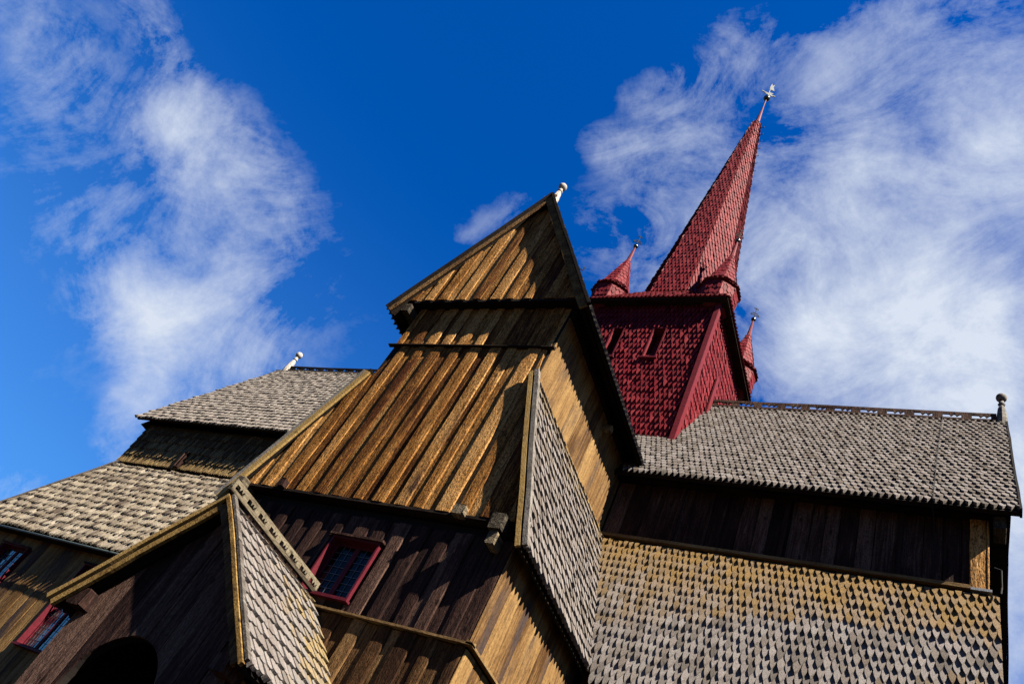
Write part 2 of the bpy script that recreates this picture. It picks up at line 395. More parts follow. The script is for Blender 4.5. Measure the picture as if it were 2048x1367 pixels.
# planks -------------------------------------------------------------------
PLANK_COUNT = 0
def planks(parent, O, U, V, Nn, poly, mat, pitch=0.52, proud=0.28, thick=0.055, flush=False, seed=1, mats=None, holes=(), base=0.012):
    rr = random.Random(seed)
    O, U, V, Nn = map(Vector, (O, U, V, Nn))
    umin = min(p[0] for p in poly); umax = max(p[0] for p in poly)
    items = []
    u = umin - rr.random() * 0.1
    if flush:
        while u < umax:
            w = pitch * rr.uniform(0.7, 1.3); items.append((u + 0.004, u + w - 0.004, base, thick * rr.uniform(0.85, 1.15))); u += w
    else:
        while u < umax:
            p = pitch * rr.uniform(0.84, 1.16); w = proud * rr.uniform(0.78, 1.22)
            items.append((u + w - 0.03, u + p + 0.03, base, thick * 0.42))
            items.append((u, u + w, base + thick * 0.45, thick * rr.uniform(0.95, 1.25)))
            u += p
    for (a, b, n0, n1) in items:
        a = max(a, umin); b = min(b, umax)
        if b - a < 0.03: continue
        ra, rb, rm = vrange(poly, a + 1e-4), vrange(poly, b - 1e-4), vrange(poly, (a + b) / 2)
        if not (ra and rb and rm): continue
        spans = [(ra[0], ra[1], rb[0], rb[1])]
        for (ha, hb, hc, hd) in holes:  # u0,u1,v0,v1 : cut a plank that crosses a window
            if b > ha + 0.01 and a < hb - 0.01:
                new = []
                if a < ha - 0.02: pass
                for (a0, a1, b0, b1) in spans:
                    new += [(a0, hc, b0, hc), (hd, a1, hd, b1)]
                spans = new
        for (a0, a1, b0, b1) in spans:
            if max(a1 - a0, b1 - b0) < 0.08: continue
            L = max(a1 - a0, b1 - b0); ns = max(2, min(26, int(L / 0.22)))
            w = b - a; ch = min(0.018, w * 0.12)
            V_ = []; F_ = []
            ph = rr.random() * 100
            for i in range(ns + 1):
                f = i / ns
                va = a0 + (a1 - a0) * f; vb = b0 + (b1 - b0) * f
                ja = (mnoise.noise((ph, f * L * 1.7, 0)) * 0.012); jb = (mnoise.noise((ph + 9, f * L * 1.7, 3)) * 0.012)
                jn = mnoise.noise((ph, f * L * 0.9, 7)) * 0.008
                for (du, dn) in ((0, n0), (0, n1 - ch), (ch, n1), (w * 0.35, n1 + 0.004), (w * 0.65, n1 + 0.004), (w - ch, n1), (w, n1 - ch), (w, n0)):
                    s = du / w
                    V_.append(O + U * (a + du + (ja * (1 - s) + jb * s)) + V * (va + (vb - va) * s) + Nn * (dn + (jn if dn > n0 else 0)))
            k = 8
            for i in range(ns):
                for j in range(k - 1):
                    F_.append([i * k + j, i * k + j + 1, (i + 1) * k + j + 1, (i + 1) * k + j])
            F_.append(list(range(k))[::-1]); F_.append([ns * k + j for j in range(k)])
            if U.cross(V).dot(Nn) > 0: F_ = [f[::-1] for f in F_]
            mt = rr.choice(mats) if mats else mat
            link('plank', mesh('plank', V_, F_, mt), parent)

# shingles -----------------------------------------------------------------
SH = []   # every surface: dict(parent, mat, items)
def shingles(parent, O, U, V, poly, mat, w=0.165, e=0.28, T=0.06, pt=0.5, seed=1, holes=(), single=True, flare=None, jit=1.0, name='shingles', gap=0.97):
    """rows of pointed shingles on the plane O + uU + vV; V points up the slope"""
    rr = random.Random(seed)
    O, U, V = map(Vector, (O, U, V)); Nn = U.cross(V).normalized()
    vmin = min(p[1] for p in poly); vmax = max(p[1] for p in poly)
    umin = min(p[0] for p in poly)
    items = []
    r = 0; v = vmin
    while v < vmax - 0.02:
        rng = urange(poly, min(v + e * 0.6, vmax - 1e-4))
        if rng:
            lo, hi = rng
            k0 = math.floor((lo - umin) / w) - 1; k1 = math.ceil((hi - umin) / w) + 1
            for k in range(k0, k1 + 1):
                uc = umin + (k + (0.5 if r % 2 else 0.0)) * w
                if uc < lo - w * 0.35 or uc > hi + w * 0.35: continue
                if any(h[0] < uc < h[1] and h[2] < v + e * 0.5 < h[3] for h in holes): continue
                items.append((uc + rr.uniform(-.008, .008) * jit, v + rr.uniform(-.018, .018) * jit - (0.05 if rr.random() < 0.012 * jit else 0), rr.random(), T * rr.uniform(0.75, 1.25), rr.uniform(0.88, 1.03)))
        v += e; r += 1
    SH.append(dict(parent=parent, O=O, U=U, V=V, N=Nn, poly=poly, mat=mat, w=w, e=e, T=T, pt=pt, items=items, single=single, flare=flare, gap=gap, name=name, vmax=vmax))
def shape(w, L, h):
    return [(-w / 2, L), (-w / 2, h), (-w * 0.31, h * 0.48), (0, 0), (w * 0.31, h * 0.48), (w / 2, h), (w / 2, L)]
def finish_shingles():
    cand = []
    for si, s in enumerate(SH):
        if not s['single']: continue
        for ii, (uc, v, rnd, T, ws) in enumerate(s['items']):
            P = s['O'] + s['U'] * uc + s['V'] * (v + s['e'] * 0.5)
            pc = RC @ np.array(P)
            if pc[2] < 0.1: continue
            x, y = pc[0] / pc[2] * F_PX + 1024, pc[1] / pc[2] * F_PX + 683.5
            if not (6 < x < 2042 and 6 < y < 1361): continue
            d = -P.normalized(); c = d.dot(s['N'])
            if c <= 0.02: continue
            # fully inside the surface
            L = 2.1 * s['e']; ok = v + L < s['vmax']
            for vv in (v, v + s['e'], v + L):
                rg = urange(s['poly'], vv)
                if not rg or uc - s['w'] / 2 < rg[0] - 0.02 or uc + s['w'] / 2 > rg[1] + 0.02: ok = False
            if not ok: continue
            cand.append((c / P.length ** 2 * s['w'] * s['e'], si, ii))
    cand.sort(reverse=True)
    top = set((si, ii) for _, si, ii in cand[:300])
    for si, s in enumerate(SH):
        V_ = []; F_ = []; T_ = []
        proto = None
        U, V, Nn, O = s['U'], s['V'], s['N'], s['O']
        L = 2.1 * s['e']; h = s['pt'] * s['e']
        for ii, (uc, v, rnd, T, ws) in enumerate(s['items']):
            if (si, ii) in top:
                if proto is None:
                    ps = shape(s['w'] * s['gap'], L, h)
                    vv = [(a, b, s['T'] * (1 - 0.95 * b / L)) for a, b in ps] + [(a, b, 0.0) for a, b in ps]
                    ff = [[0, 1, 2, 3, 4, 5, 6]] + [[j, 7 + j, 8 + j, j + 1] for j in range(6)]
                    proto = mesh('shingle', vv, ff, s['mat'])
                o = link('shingle', proto, s['parent'])
                B = O + U * uc + V * v
                m4 = Matrix(((U.x, V.x, Nn.x, B.x), (U.y, V.y, Nn.y, B.y), (U.z, V.z, Nn.z, B.z), (0, 0, 0, 1)))
                o.matrix_local = m4 @ Matrix.Diagonal((ws, 1, T / s['T'], 1))
                continue
            b = len(V_)
            for a_, b_ in shape(s['w'] * ws * s['gap'], L, h):
                vv = min(v + b_, s['vmax']); rg = urange(s['poly'], max(vv, s['poly'] and min(p[1] for p in s['poly'])))
                uu = uc + a_
                if rg: uu = max(rg[0], min(rg[1], uu))
                fo = s['flare'](vv) if s['flare'] else 0.0
                P = O + U * uu + V * vv + Nn * (T * (1 - 0.95 * b_ / L) + fo)
                V_.append(P)
            for j in range(7):
                p = V_[b + j]; a_, b_ = shape(s['w'] * ws * s['gap'], L, h)[j]
                V_.append(p - Nn * (T * (1 - 0.95 * b_ / L)))
            F_.append([b + j for j in range(7)]); T_.append(rnd)
            for j in range(6):
                F_.append([b + j, b + 7 + j, b + 8 + j, b + j + 1]); T_.append(rnd)
        if V_:
            o = link(s['name'], mesh(s['name'], V_, F_, s['mat'], tint=T_), s['parent']); o['kind'] = 'stuff'

def slab(name, pts, Nn, th, mat, parent=None, label=None):
    """a roof or wall sheet: polygon pts with thickness th behind it"""
    m = MB(); m.prism(pts, Vector(Nn) * -th); return m.obj(name, mat, parent, label=label)
def P(*a): return Vector(a)

X, Y, Z = P(1, 0, 0), P(0, 1, 0), P(0, 0, 1)

# ================================================================== ground
g = MB(); g.v = [(-2500, -2500, -1.6), (2500, -2500, -1.6), (2500, 2500, -1.6), (-2500, 2500, -1.6)]; g.f = [[0, 1, 2, 3]]
M['bounce_ground'] = plain('warm_bounce_ground', (0.07, 0.05, 0.035), 0.95, 0.1, var=0.4, scale=0.8, bd=0.02)  # unseen ground, its brown chosen to bounce warm fill onto the church
gm = mesh('ground', g.v, g.f, 'bounce_ground'); go = bpy.data.objects.new('ground', gm); C.objects.link(go); go['kind'] = 'structure'

# ================================================================== TRANSEPT
XC = -10.05
WL, WR = -12.23, -7.87          # upper wall
LL, LR = -13.5, -6.6            # lower wall
YF, YL, YN = 10.0, 10.13, 15.23 # upper front, lower front, nave clerestory
# wall bodies
uw = MB(); uw.box(WL, WR, YF, YN + 0.2, 6.8, 12.9)
uwo = uw.obj('gable_wall', 'core', label='tall plank wall of the gable, golden brown')
# lean-to end wedges
lw = MB()
lw.prism([P(LL - 0.0, YF, 6.75), P(WL, YF, 6.75), P(WL, YF, 10.5)], (0, 5.2, 0))
lw.prism([P(WR, YF, 6.75), P(LR + 0.0, YF, 6.75), P(WR, YF, 10.4)], (0, 5.2, 0))
lw.obj('lean_to_wall', 'core')
lo = MB(); lo.box(LL + 0.02, LR - 0.02, YL + 0.2, YN + 1, -1.6, 6.8)
loo = lo.obj('lower_wall', 'core', label='lower plank wall, dark brown with a window')

# planks of the front: below the drip ledge, between ledge and jetty
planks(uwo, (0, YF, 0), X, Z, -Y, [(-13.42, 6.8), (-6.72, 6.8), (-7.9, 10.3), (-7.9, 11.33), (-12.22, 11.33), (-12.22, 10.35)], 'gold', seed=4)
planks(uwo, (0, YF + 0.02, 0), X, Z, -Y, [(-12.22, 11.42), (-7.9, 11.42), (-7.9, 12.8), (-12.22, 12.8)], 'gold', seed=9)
# side walls
planks(uwo, (WR, 0, 0), Y, Z, X, [(10.02, 6.8), (15.2, 6.8), (15.2, 12.9), (10.02, 12.9)], 'side', pitch=0.47, thick=0.035, flush=True, seed=5)
dl = MB()
dl.prism([P(-12.36, 9.99, 11.42), P(-12.36, 9.885, 11.375), P(-12.36, 9.885, 11.35), P(-12.36, 9.99, 11.34)], (4.6, 0, 0))
dl.obj('drip_ledge', 'dark')
# jettied gable
RE, REL, EZ = -7.20, -12.86, 12.38     # eaves x, z
AX, AZ = -10.12, 17.42                 # ridge
GY = 9.70
sl = (AZ - EZ) / (RE - AX)
gw = MB(); gw.prism([P(-12.55, GY + 0.05, 12.86), P(-7.6, GY + 0.05, 12.86), P(AX, GY + 0.05, AZ - 0.16)], (0, 0.35, 0))
gwo = gw.obj('gable_wall', 'core', label='jettied plank triangle under the ridge')
planks(gwo, (0, GY + 0.05, 0), X, Z, -Y, [(-12.52, 12.86), (-7.63, 12.86), (AX, AZ - 0.2)], 'gold', seed=12, pitch=0.5)
pb = MB(); pb.box(-12.55, -7.6, GY + 0.03, 15.3, 12.80, 12.858); pb.obj('jetty_beam', 'core')
pb = MB(); pb.box(-12.40, -7.72, 10.02, 15.3, 12.5, 12.79); pb.obj('wall_plate', 'dark')
# transept roof
VY0 = 9.57
R_V = P(AX - RE, 0, AZ - EZ).normalized()
R_N = Y.cross(R_V).normalized()
Lr = math.hypot(AX - RE, AZ - EZ)
tr = slab('transept_roof', [P(RE, VY0, EZ), P(RE, 18.1, EZ), P(AX, 18.1, AZ), P(AX, VY0, AZ)], R_N, 0.10, 'dark')
shingles(tr, P(RE, VY0, EZ) - R_V * 0.05, Y, R_V, [(0, 0), (5.3, 0), (8.4, Lr), (0, Lr)], 'sh_nave', seed=21)
L_V = P(AX - REL, 0, AZ - EZ).normalized(); L_N = L_V.cross(Y).normalized()
tl = slab('transept_roof', [P(REL, VY0, EZ), P(REL, 18.1, EZ), P(AX, 18.1, AZ), P(AX, VY0, AZ)], L_N, 0.10, 'dark')
shingles(tl, P(REL, 15.2, EZ) - L_V * 0.05, -Y, L_V, [(0, 0), (5.6, 0), (5.6, Lr), (-2.8, Lr)], 'sh_nave', seed=22)
# bargeboards
bb = MB()
for (ex, nn, vv) in ((RE, R_N, R_V), (REL, L_N, L_V)):
    a = P(ex, 9.55, EZ) - nn * 0.13 - vv * 0.02; b = P(AX, 9.55, AZ) - nn * 0.13 + vv * 0.05
    m = MB(); m.bar(a, b, nn, Y, 0.10 if ex == RE else 0.05, 0.022); m.obj('bargeboard', 'board' if ex == RE else 'tarlow')
    m = MB(); m.bar(P(ex, 9.535, EZ) + nn * 0.02, P(AX, 9.535, AZ) + nn * 0.02 + vv * 0.05, nn, Y, 0.035, 0.05); m.obj('verge_strip', 'dark')
def finial(o, h, s=1.0, parent=None, mt='white'):
    m = MB(); o = Vector(o)
    m.lathe(o, [(0.11 * s, -0.2 * s), (0.12 * s, 0.1 * s), (0.085 * s, 0.42 * h), (0.055 * s, 0.50 * h)], 8)
    post = m.obj('finial', mt)
    m = MB(); m.lathe(o, [(0.05 * s, 0.50 * h), (0.085 * s, 0.55 * h), (0.06 * s, 0.6 * h), (0.05 * s, 0.66 * h)], 12); m.obj('neck', mt, post, True)
    m = MB(); r = 0.125 * s; c = 0.66 * h + r
    m.lathe(o, [(max(0.004, r * math.sin(math.pi * k / 8)), c - r * math.cos(math.pi * k / 8)) for k in range(9)], 14); m.obj('ball', mt, post, True)
    return post
finial((AX, 9.70, AZ - 0.05), 0.95, 1.0)
hk = MB(); hk.tube([(-8.25, 9.66, 13.95), (-8.02, 9.66, 13.93), (-7.93, 9.66, 13.86), (-7.9, 9.66, 13.93), (-7.93, 9.66, 14.0)], 0.012); hk.obj('roof_hook', 'iron')
# beam ends
def beam_end(x0, x1, y0, y1, z0, z1, mat='beam', name='beam_end', seed=0):
    rr = random.Random(seed); m = MB()
    n = 4; prof = [(x0, z0 + 0.02), (x0 + 0.02, z0), (x1 - 0.02, z0), (x1, z0 + 0.02), (x1, z1 - 0.02), (x1 - 0.02, z1), (x0 + 0.02, z1), (x0, z1 - 0.02)]
    m.prism([P(a + rr.uniform(-.008, .008), y0 + rr.uniform(-.012, .012), b + rr.uniform(-.008, .008)) for a, b in prof], (0, y1 - y0, 0))
    return m.obj(name, mat)
beam_end(-12.52, -12.28, 9.66, 10.2, 12.42, 12.66, seed=1)
for yy in (13.3,):
    m = MB(); m.lathe((WR - 0.1, yy, 12.2), [(0.10, 0), (0.11, 0.25), (0.10, 0.38), (0.02, 0.40)], 9, (1, 0, -0.05)); m.obj('beam_end', 'beam')
# cornice and big notched beam ends below the plank wall
cn = MB(); cn.box(-13.52, -6.78, 9.94, 10.34, 6.735, 6.79); cn.obj('cornice_board', 'dark')
cn = MB(); cn.box(-13.4, -6.75, 10.16, 10.33, 6.30, 6.69); cn.obj('cornice_beam', 'core')
beam_end(-7.06, -6.80, 9.74, 10.4, 6.48, 6.80, seed=2)
beam_end(-7.00, -6.84, 9.80, 10.4, 6.22, 6.47, seed=3)
beam_end(-13.50, -13.28, 9.74, 10.4, 6.50, 6.80, seed=4)
beam_end(-12.42, -12.24, 9.82, 10.0, 6.76, 6.96, seed=5, mat='tar')
beam_end(-7.98, -7.72, 9.82, 10.0, 6.72, 6.92, seed=6, mat='beam')

# lean-to roofs (both sides of the transept)
LSL = 2.75
def leanto(sign):
    xt = -7.80 if sign > 0 else -12.30
    xb = -6.30 if sign > 0 else -13.82
    zt, zb = 10.42, 6.34
    Vv = P(xt - xb, 0, zt - zb).normalized(); Lz = math.hypot(xt - xb, zt - zb)
    nn = Y.cross(Vv).normalized() if sign > 0 else Vv.cross(Y).normalized()
    r = slab('lean_to_roof', [P(xb, 9.86, zb), P(xb, 13.85, zb), P(xt, 15.25, zt), P(xt, 9.86, zt)][::1 if sign > 0 else -1], nn, 0.08, 'dark', label='steep narrow shingled roof along the side of the gable')
    if sign > 0: shingles(r, P(xb, 9.86, zb) - Vv * 0.06, Y, Vv, [(0, 0), (3.98, 0), (5.38, Lz), (0, Lz)], 'sh_lean', seed=31, w=0.15, e=0.26, T=0.085, pt=0.3, gap=0.88)
    else: shingles(r, P(xb, 15.25, zb) - Vv * 0.06, -Y, Vv, [(1.4, 0), (5.38, 0), (5.38, Lz), (0, Lz)], 'sh_lean', seed=32)
    # bargeboard on the wall side, grey cover strip over the shingle ends
    q = 9.84
    m = MB(); m.bar(P(xb, q, zb) - nn * 0.10 + Vv * -0.05, P(xt, q, zt) - nn * 0.10 + Vv * (0.1 if sign > 0 else -0.12), nn, Y, 0.045 if sign > 0 else 0.07, 0.03); m.obj('bargeboard', 'board')
    m = MB(); m.bar(P(xb, q + 0.03, zb) + nn * 0.03 + Vv * -0.05, P(xt, q + 0.03, zt) + nn * 0.03 + Vv * (0.12 if sign > 0 else -0.12), nn, Y, 0.045, 0.06); m.obj('verge_strip', 'grey')
    if sign > 0:
        m = MB(); m.bar(P(xt - 0.02, 9.95, zt + 0.02), P(xt - 0.02, 15.2, zt + 0.02), X, Z, 0.03, 0.02); m.obj('flashing_board', 'board')
    m = MB(); m.bar(P(xb, 9.86, zb - 0.02) - nn * 0.09, P(xb, 13.9, zb - 0.02) - nn * 0.09, nn, Vv, 0.02, 0.05); m.obj('eave_board', 'dark')
    return r
leanto(1); leanto(-1)

# lower wall front: window, ledge, planks
WIN = (-10.36, -9.20, 4.78, 5.98)
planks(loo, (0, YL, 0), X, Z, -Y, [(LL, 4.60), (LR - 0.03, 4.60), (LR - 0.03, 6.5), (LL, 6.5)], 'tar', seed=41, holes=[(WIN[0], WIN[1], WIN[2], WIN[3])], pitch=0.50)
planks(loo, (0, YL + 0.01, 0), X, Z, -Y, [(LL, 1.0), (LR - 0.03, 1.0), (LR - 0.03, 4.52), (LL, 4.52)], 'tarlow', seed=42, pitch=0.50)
planks(loo, (LR - 0.02, 0, 0), Y, Z, X, [(YL - 0.02, 4.62), (14.0, 4.62), (14.0, 6.6), (YL - 0.02, 6.6)], 'side', pitch=0.42, thick=0.03, flush=True, seed=43, base=0.004)
planks(loo, (LR - 0.02, 0, 0), Y, Z, X, [(YL - 0.02, 0.5), (14.0, 0.5), (14.0, 4.5), (YL - 0.02, 4.5)], 'side', pitch=0.42, thick=0.03, flush=True, seed=44, base=0.002)
led = MB()
led.prism([P(LL, YL, 4.62), P(LL, YL - 0.13, 4.57), P(LL, YL - 0.13, 4.53), P(LL, YL, 4.54)], (LR - LL + 0.12, 0, 0))
led.prism([P(LR, YL - 0.13, 4.62), P(LR + 0.12, YL - 0.13, 4.57), P(LR + 0.12, YL - 0.13, 4.53), P(LR, YL - 0.13, 4.54)], (0, 4.3, 0))
led.obj('drip_ledge', 'boardx')

def lattice_window(x0, x1, z0, z1, y, depth=0.05, nx=2, proud=0.10, cols=4, rows=9, hood=True, label=None, glass='glass'):
    """casement window in a wall facing -y"""
    t = 0.035
    m = MB()
    m.box(x0, x0 + t, y - proud, y + 0.19, z0, z1); m.box(x1 - t, x1, y - proud, y + 0.19, z0, z1)
    m.box(x0 + t, x1 - t, y - proud, y + 0.19, z1 - t, z1); m.box(x0 + t, x1 - t, y - proud, y + 0.19, z0, z0 + t)
    fr = m.obj('window', 'redframe', label=label)
    m = MB(); m.box(x0 - 0.05, x1 + 0.05, y - proud - 0.05, y - 0.002, z0 - 0.045, z0 - 0.002); m.obj('sill', 'redframe', fr)
    if hood: m = MB(); m.box(x0 - 0.06, x1 + 0.06, y - proud - 0.05, y, z1 + 0.002, z1 + 0.045); m.obj('window_head', 'tar', fr)
    wcase = (x1 - x0 - 2 * t) / nx
    gy = y + 0.12
    for k in range(nx):
        a = x0 + t + k * wcase; b = a + wcase; s = 0.055
        m = MB(); m.box(a + .003, a + s, gy - 0.035, gy + 0.02, z0 + t, z1 - t); m.box(b - s, b - .003, gy - 0.035, gy + 0.02, z0 + t, z1 - t)
        m.box(a + s, b - s, gy - 0.035, gy + 0.02, z0 + t, z0 + t + s); m.box(a + s, b - s, gy - 0.035, gy + 0.02, z1 - t - s, z1 - t)
        m.obj('casement', 'redframe', fr)
        ga, gb, gc, gd = a + s, b - s, z0 + t + s, z1 - t - s
        m = MB()
        rr = random.Random(int(x0 * 100) + k)
        cw = (gb - ga) / cols; rh = (gd - gc) / rows
        for i in range(cols):
            for j in range(rows):
                tx, tz = rr.uniform(-.004, .004), rr.uniform(-.004, .004)
                b0 = len(m.v)
                m.v += [(ga + i * cw, gy + tx, gc + j * rh), (ga + (i + 1) * cw, gy - tx, gc + j * rh), (ga + (i + 1) * cw, gy - tx + tz, gc + (j + 1) * rh), (ga + i * cw, gy + tx + tz, gc + (j + 1) * rh)]
                m.f.append([b0, b0 + 1, b0 + 2, b0 + 3])
        m.obj('pane', glass, fr)
        m = MB(); q = 0.0045
        for i in range(1, cols): m.box(ga + i * cw - q, ga + i * cw + q, gy - 0.014, gy - 0.006, gc, gd)
        for j in range(1, rows): m.box(ga, gb, gy - 0.017, gy - 0.009, gc + j * rh - q, gc + j * rh + q)
        m.obj('lead_lattice', 'lead', fr)
    return fr
lattice_window(*WIN, YL, cols=3, rows=7, glass='glassdark', label='small red two-light lattice window beside the porch ridge')

# ================================================================== NAVE, east and west arms
NE_Y, NE_Z, NR_Y, NR_Z = 14.70, 12.09, 18.30, 18.08
NV = P(0, NR_Y - NE_Y, NR_Z - NE_Z).normalized(); NN = X.cross(NV).normalized(); NL = math.hypot(NR_Y - NE_Y, NR_Z - NE_Z)
XR = 0.94
nr = slab('nave_roof', [P(-10, NE_Y, NE_Z), P(XR, NE_Y, NE_Z), P(XR, NR_Y, NR_Z), P(-10, NR_Y, NR_Z)], NN, 0.10, 'dark', label='right arm of the main roof, silver grey shingles')
def sag(v): return -0.07 * math.sin(min(1, max(0, v / NL)) * math.pi)
shingles(nr, P(-10, NE_Y, NE_Z) - NV * 0.07, X, NV, [(2.4, 0), (XR + 10, 0), (XR + 10, NL), (0.0, NL)], 'sh_nave', seed=51, w=0.15, e=0.215, T=0.08, pt=0.85)
slab('nave_roof', [P(XR, 2 * NR_Y - NE_Y, NE_Z), P(-10, 2 * NR_Y - NE_Y, NE_Z), P(-10, NR_Y, NR_Z), P(XR, NR_Y, NR_Z)], P(0, -NN.y, NN.z), 0.10, 'dark')
# left arm (a little higher ridge)
XLV = -28.3; LRZ = 18.95; LE_Y = 14.84
LV = P(0, NR_Y - LE_Y, LRZ - 12.4).normalized(); LN = X.cross(LV).normalized(); LLn = math.hypot(NR_Y - LE_Y, LRZ - 12.4)
lr = slab('chancel_roof', [P(XLV, LE_Y, 12.4), P(-10.2, LE_Y, 12.4), P(-10.2, NR_Y, LRZ), P(XLV, NR_Y, LRZ)], LN, 0.10, 'dark', label='left arm of the main roof, pale grey shingles')
shingles(lr, P(XLV, LE_Y, 12.4) - LV * 0.07, X, LV, [(0, 0), (14, 0), (16, LLn), (0.25, LLn)], 'sh_pale', seed=52, w=0.23, e=0.29, T=0.10, pt=0.3, gap=0.84)
slab('chancel_roof', [P(-10.2, 2 * NR_Y - NE_Y, 12.3), P(XLV, 2 * NR_Y - NE_Y, 12.3), P(XLV, NR_Y, LRZ), P(-10.2, NR_Y, LRZ)], P(0, -LN.y, LN.z), 0.10, 'dark')
# gable ends of the two arms (seen only from the side)
m = MB(); m.prism([P(0.62, 15.0, 12.2), P(0.62, 21.6, 12.2), P(0.62, NR_Y, NR_Z - 0.2)], (0.12, 0, 0)); m.obj('gable_wall', 'tar')
m = MB(); m.box(-7.9, 0.80, 14.95, 21.65, 12.06, 12.2); m.obj('jetty_floor', 'dark')
m = MB(); m.prism([P(-28.0, 15.0, 12.2), P(-28.0, 21.6, 12.2), P(-28.0, NR_Y, LRZ - 0.2)], (0.12, 0, 0)); m.obj('gable_wall', 'tar')
# verge boards of the right arm
m = MB(); m.bar(P(XR + 0.02, NE_Y - 0.05, NE_Z - 0.12), P(XR + 0.02, NR_Y, NR_Z - 0.06), X, NN, 0.022, 0.10); m.obj('bargeboard', 'dark')
m = MB(); m.bar(P(XR + 0.02, 2 * NR_Y - NE_Y + 0.05, NE_Z - 0.12), P(XR + 0.02, NR_Y, NR_Z - 0.06), X, P(0, -NN.y, NN.z), 0.022, 0.10); m.obj('bargeboard', 'dark')
m = MB(); m.bar(P(-7.9, NE_Y + 0.01, NE_Z - 0.09), P(XR, NE_Y + 0.01, NE_Z - 0.09), NV, NN, 0.03, 0.05); m.obj('eave_board', 'dark')
# clerestory walls
m = MB(); m.box(-8.0, 0.40, YN, 21.4, 8, 12.1); cl = m.obj('clerestory_wall', 'core')
planks(cl, (0, YN, 0), X, Z, -Y, [(-7.8, 10.4), (0.16, 10.4), (0.16, 12.08), (-7.8, 12.08)], 'tar', pitch=0.40, thick=0.035, flush=True, seed=53)  # darker wood used here to paint in the eave shadow
m = MB()
for xx in (-6.1, -3.6, -1.25): m = MB(); m.box(xx, xx + 0.09, YN - 0.10, YN - 0.03, 10.42, 12.06); m.obj('batten', 'tar')
planks(cl, (0, YN - 0.06, 0), X, Z, -Y, [(0.08, 10.36), (0.42, 10.36), (0.42, 12.05), (0.08, 12.05)], 'gold', pitch=0.5, thick=0.06, flush=True, seed=54)
m = MB(); m.box(-7.8, 0.10, YN - 0.14, YN - 0.01, 10.34, 10.42); m.obj('sill_board', 'boardx')
m = MB(); m.box(0.10, 0.46, YN - 0.17, YN, 10.30, 10.355); m.obj('flashing', 'zinc')
beam_end(0.50, 0.72, 14.9, 15.4, 11.72, 12.02, seed=8)
m = MB(); m.tube([(0.50, YN - 0.12, 10.9), (0.62, YN - 0.15, 10.84), (0.62, YN - 0.18, 10.42), (0.60, YN - 0.3, 10.2)], 0.015); m.obj('cable', 'iron')
m = MB(); m.tube([(-0.6, NR_Y - 0.02, NR_Z + 0.12), (-0.62, 16.4, 15.06), (-0.60, NE_Y - 0.02, NE_Z + 0.10), (-0.60, NE_Y, NE_Z - 0.15), (-0.55, YN - 0.08, 11.6), (-0.55, YN - 0.06, 10.4)], 0.009, 5); m.obj('lightning_cable', 'iron')
# left clerestory: shingled wall, slightly battered
m = MB(); m.box(-27.6, -12.5, YN + 0.03, 21.4, 8, 12.2); cw = m.obj('clerestory_wall', 'core', label='shingled upper wall under the left roof')
shingles(cw, P(-27.65, YN - 0.02, 10.45), X, Z, [(0, 0), (9.5, 0), (9.5, 1.85), (-0.05, 1.85)], 'sh_tarry', seed=55, w=0.135, e=0.36, gap=0.8, pt=0.2, T=0.07)
m = MB(); m.box(-24.33, -24.29, 15.06, 15.26, 10.52, 11.22); m.box(-24.17, -24.13, 15.06, 15.26, 10.52, 11.22); m.box(-24.29, -24.17, 15.06, 15.26, 10.52, 10.57)
so_ = m.obj('vent_slot', 'tar'); m = MB(); m.box(-24.29, -24.17, 15.09, 15.13, 10.57, 11.22); m.obj('opening', 'void', so_)  # solid block coloured dark as the slot's shade; no hole behind it
# ridge combs
def comb(a, b, h, n, mat, seed=0, Nv=None):
    a, b = Vector(a), Vector(b); d = (b - a); Ln = d.length; d.normalize(); up = Z
    nv = d.cross(up).normalized(); t = 0.025
    m = MB(); m.bar(a + up * 0.03, b + up * 0.03, nv, up, 0.04, 0.03)
    r = m.obj('ridge_board', mat, label='cut-out comb board on the ridge')
    m = MB(); pitch = Ln / n
    m.bar(a + up * (h - h * 0.15), b + up * (h - h * 0.15), nv, up, t, h * 0.15)
    y0 = 0.045; y1 = h * 0.72
    for k in range(n):
        s = a + d * (k * pitch) - nv * t
        for f0, f1 in ((0.0, 0.18), (0.82, 1.0)):
            m.prism([s + d * pitch * f0 + up * y0, s + d * pitch * f1 + up * y0, s + d * pitch * f1 + up * y1, s + d * pitch * f0 + up * y1], nv * 2 * t)
        # stepped shoulders and a pointed tongue hanging into the opening
        m.prism([s + d * pitch * 0.40 + up * y1, s + d * pitch * 0.47 + up * (y0 + (y1 - y0) * 0.45), s + d * pitch * 0.58 + up * y1], nv * 2 * t)
        m.prism([s + d * pitch * 0.60 + up * y1, s + d * pitch * 0.67 + up * (y0 + (y1 - y0) * 0.45), s + d * pitch * 0.80 + up * y1], nv * 2 * t)
    m.obj('cut_out_strip', mat, r)
    return r
comb((-7.3, NR_Y, NR_Z + 0.03), (0.72, NR_Y, NR_Z + 0.03), 0.30, 11, 'tar')
comb((-28.0, NR_Y, LRZ + 0.03), (-16, NR_Y, LRZ + 0.03), 0.28, 20, 'dark')
finial((0.85, NR_Y, NR_Z + 0.02), 1.25, 1.15, mt='oldgrey')
finial((-27.75, NR_Y, LRZ + 0.05), 1.35, 1.35)

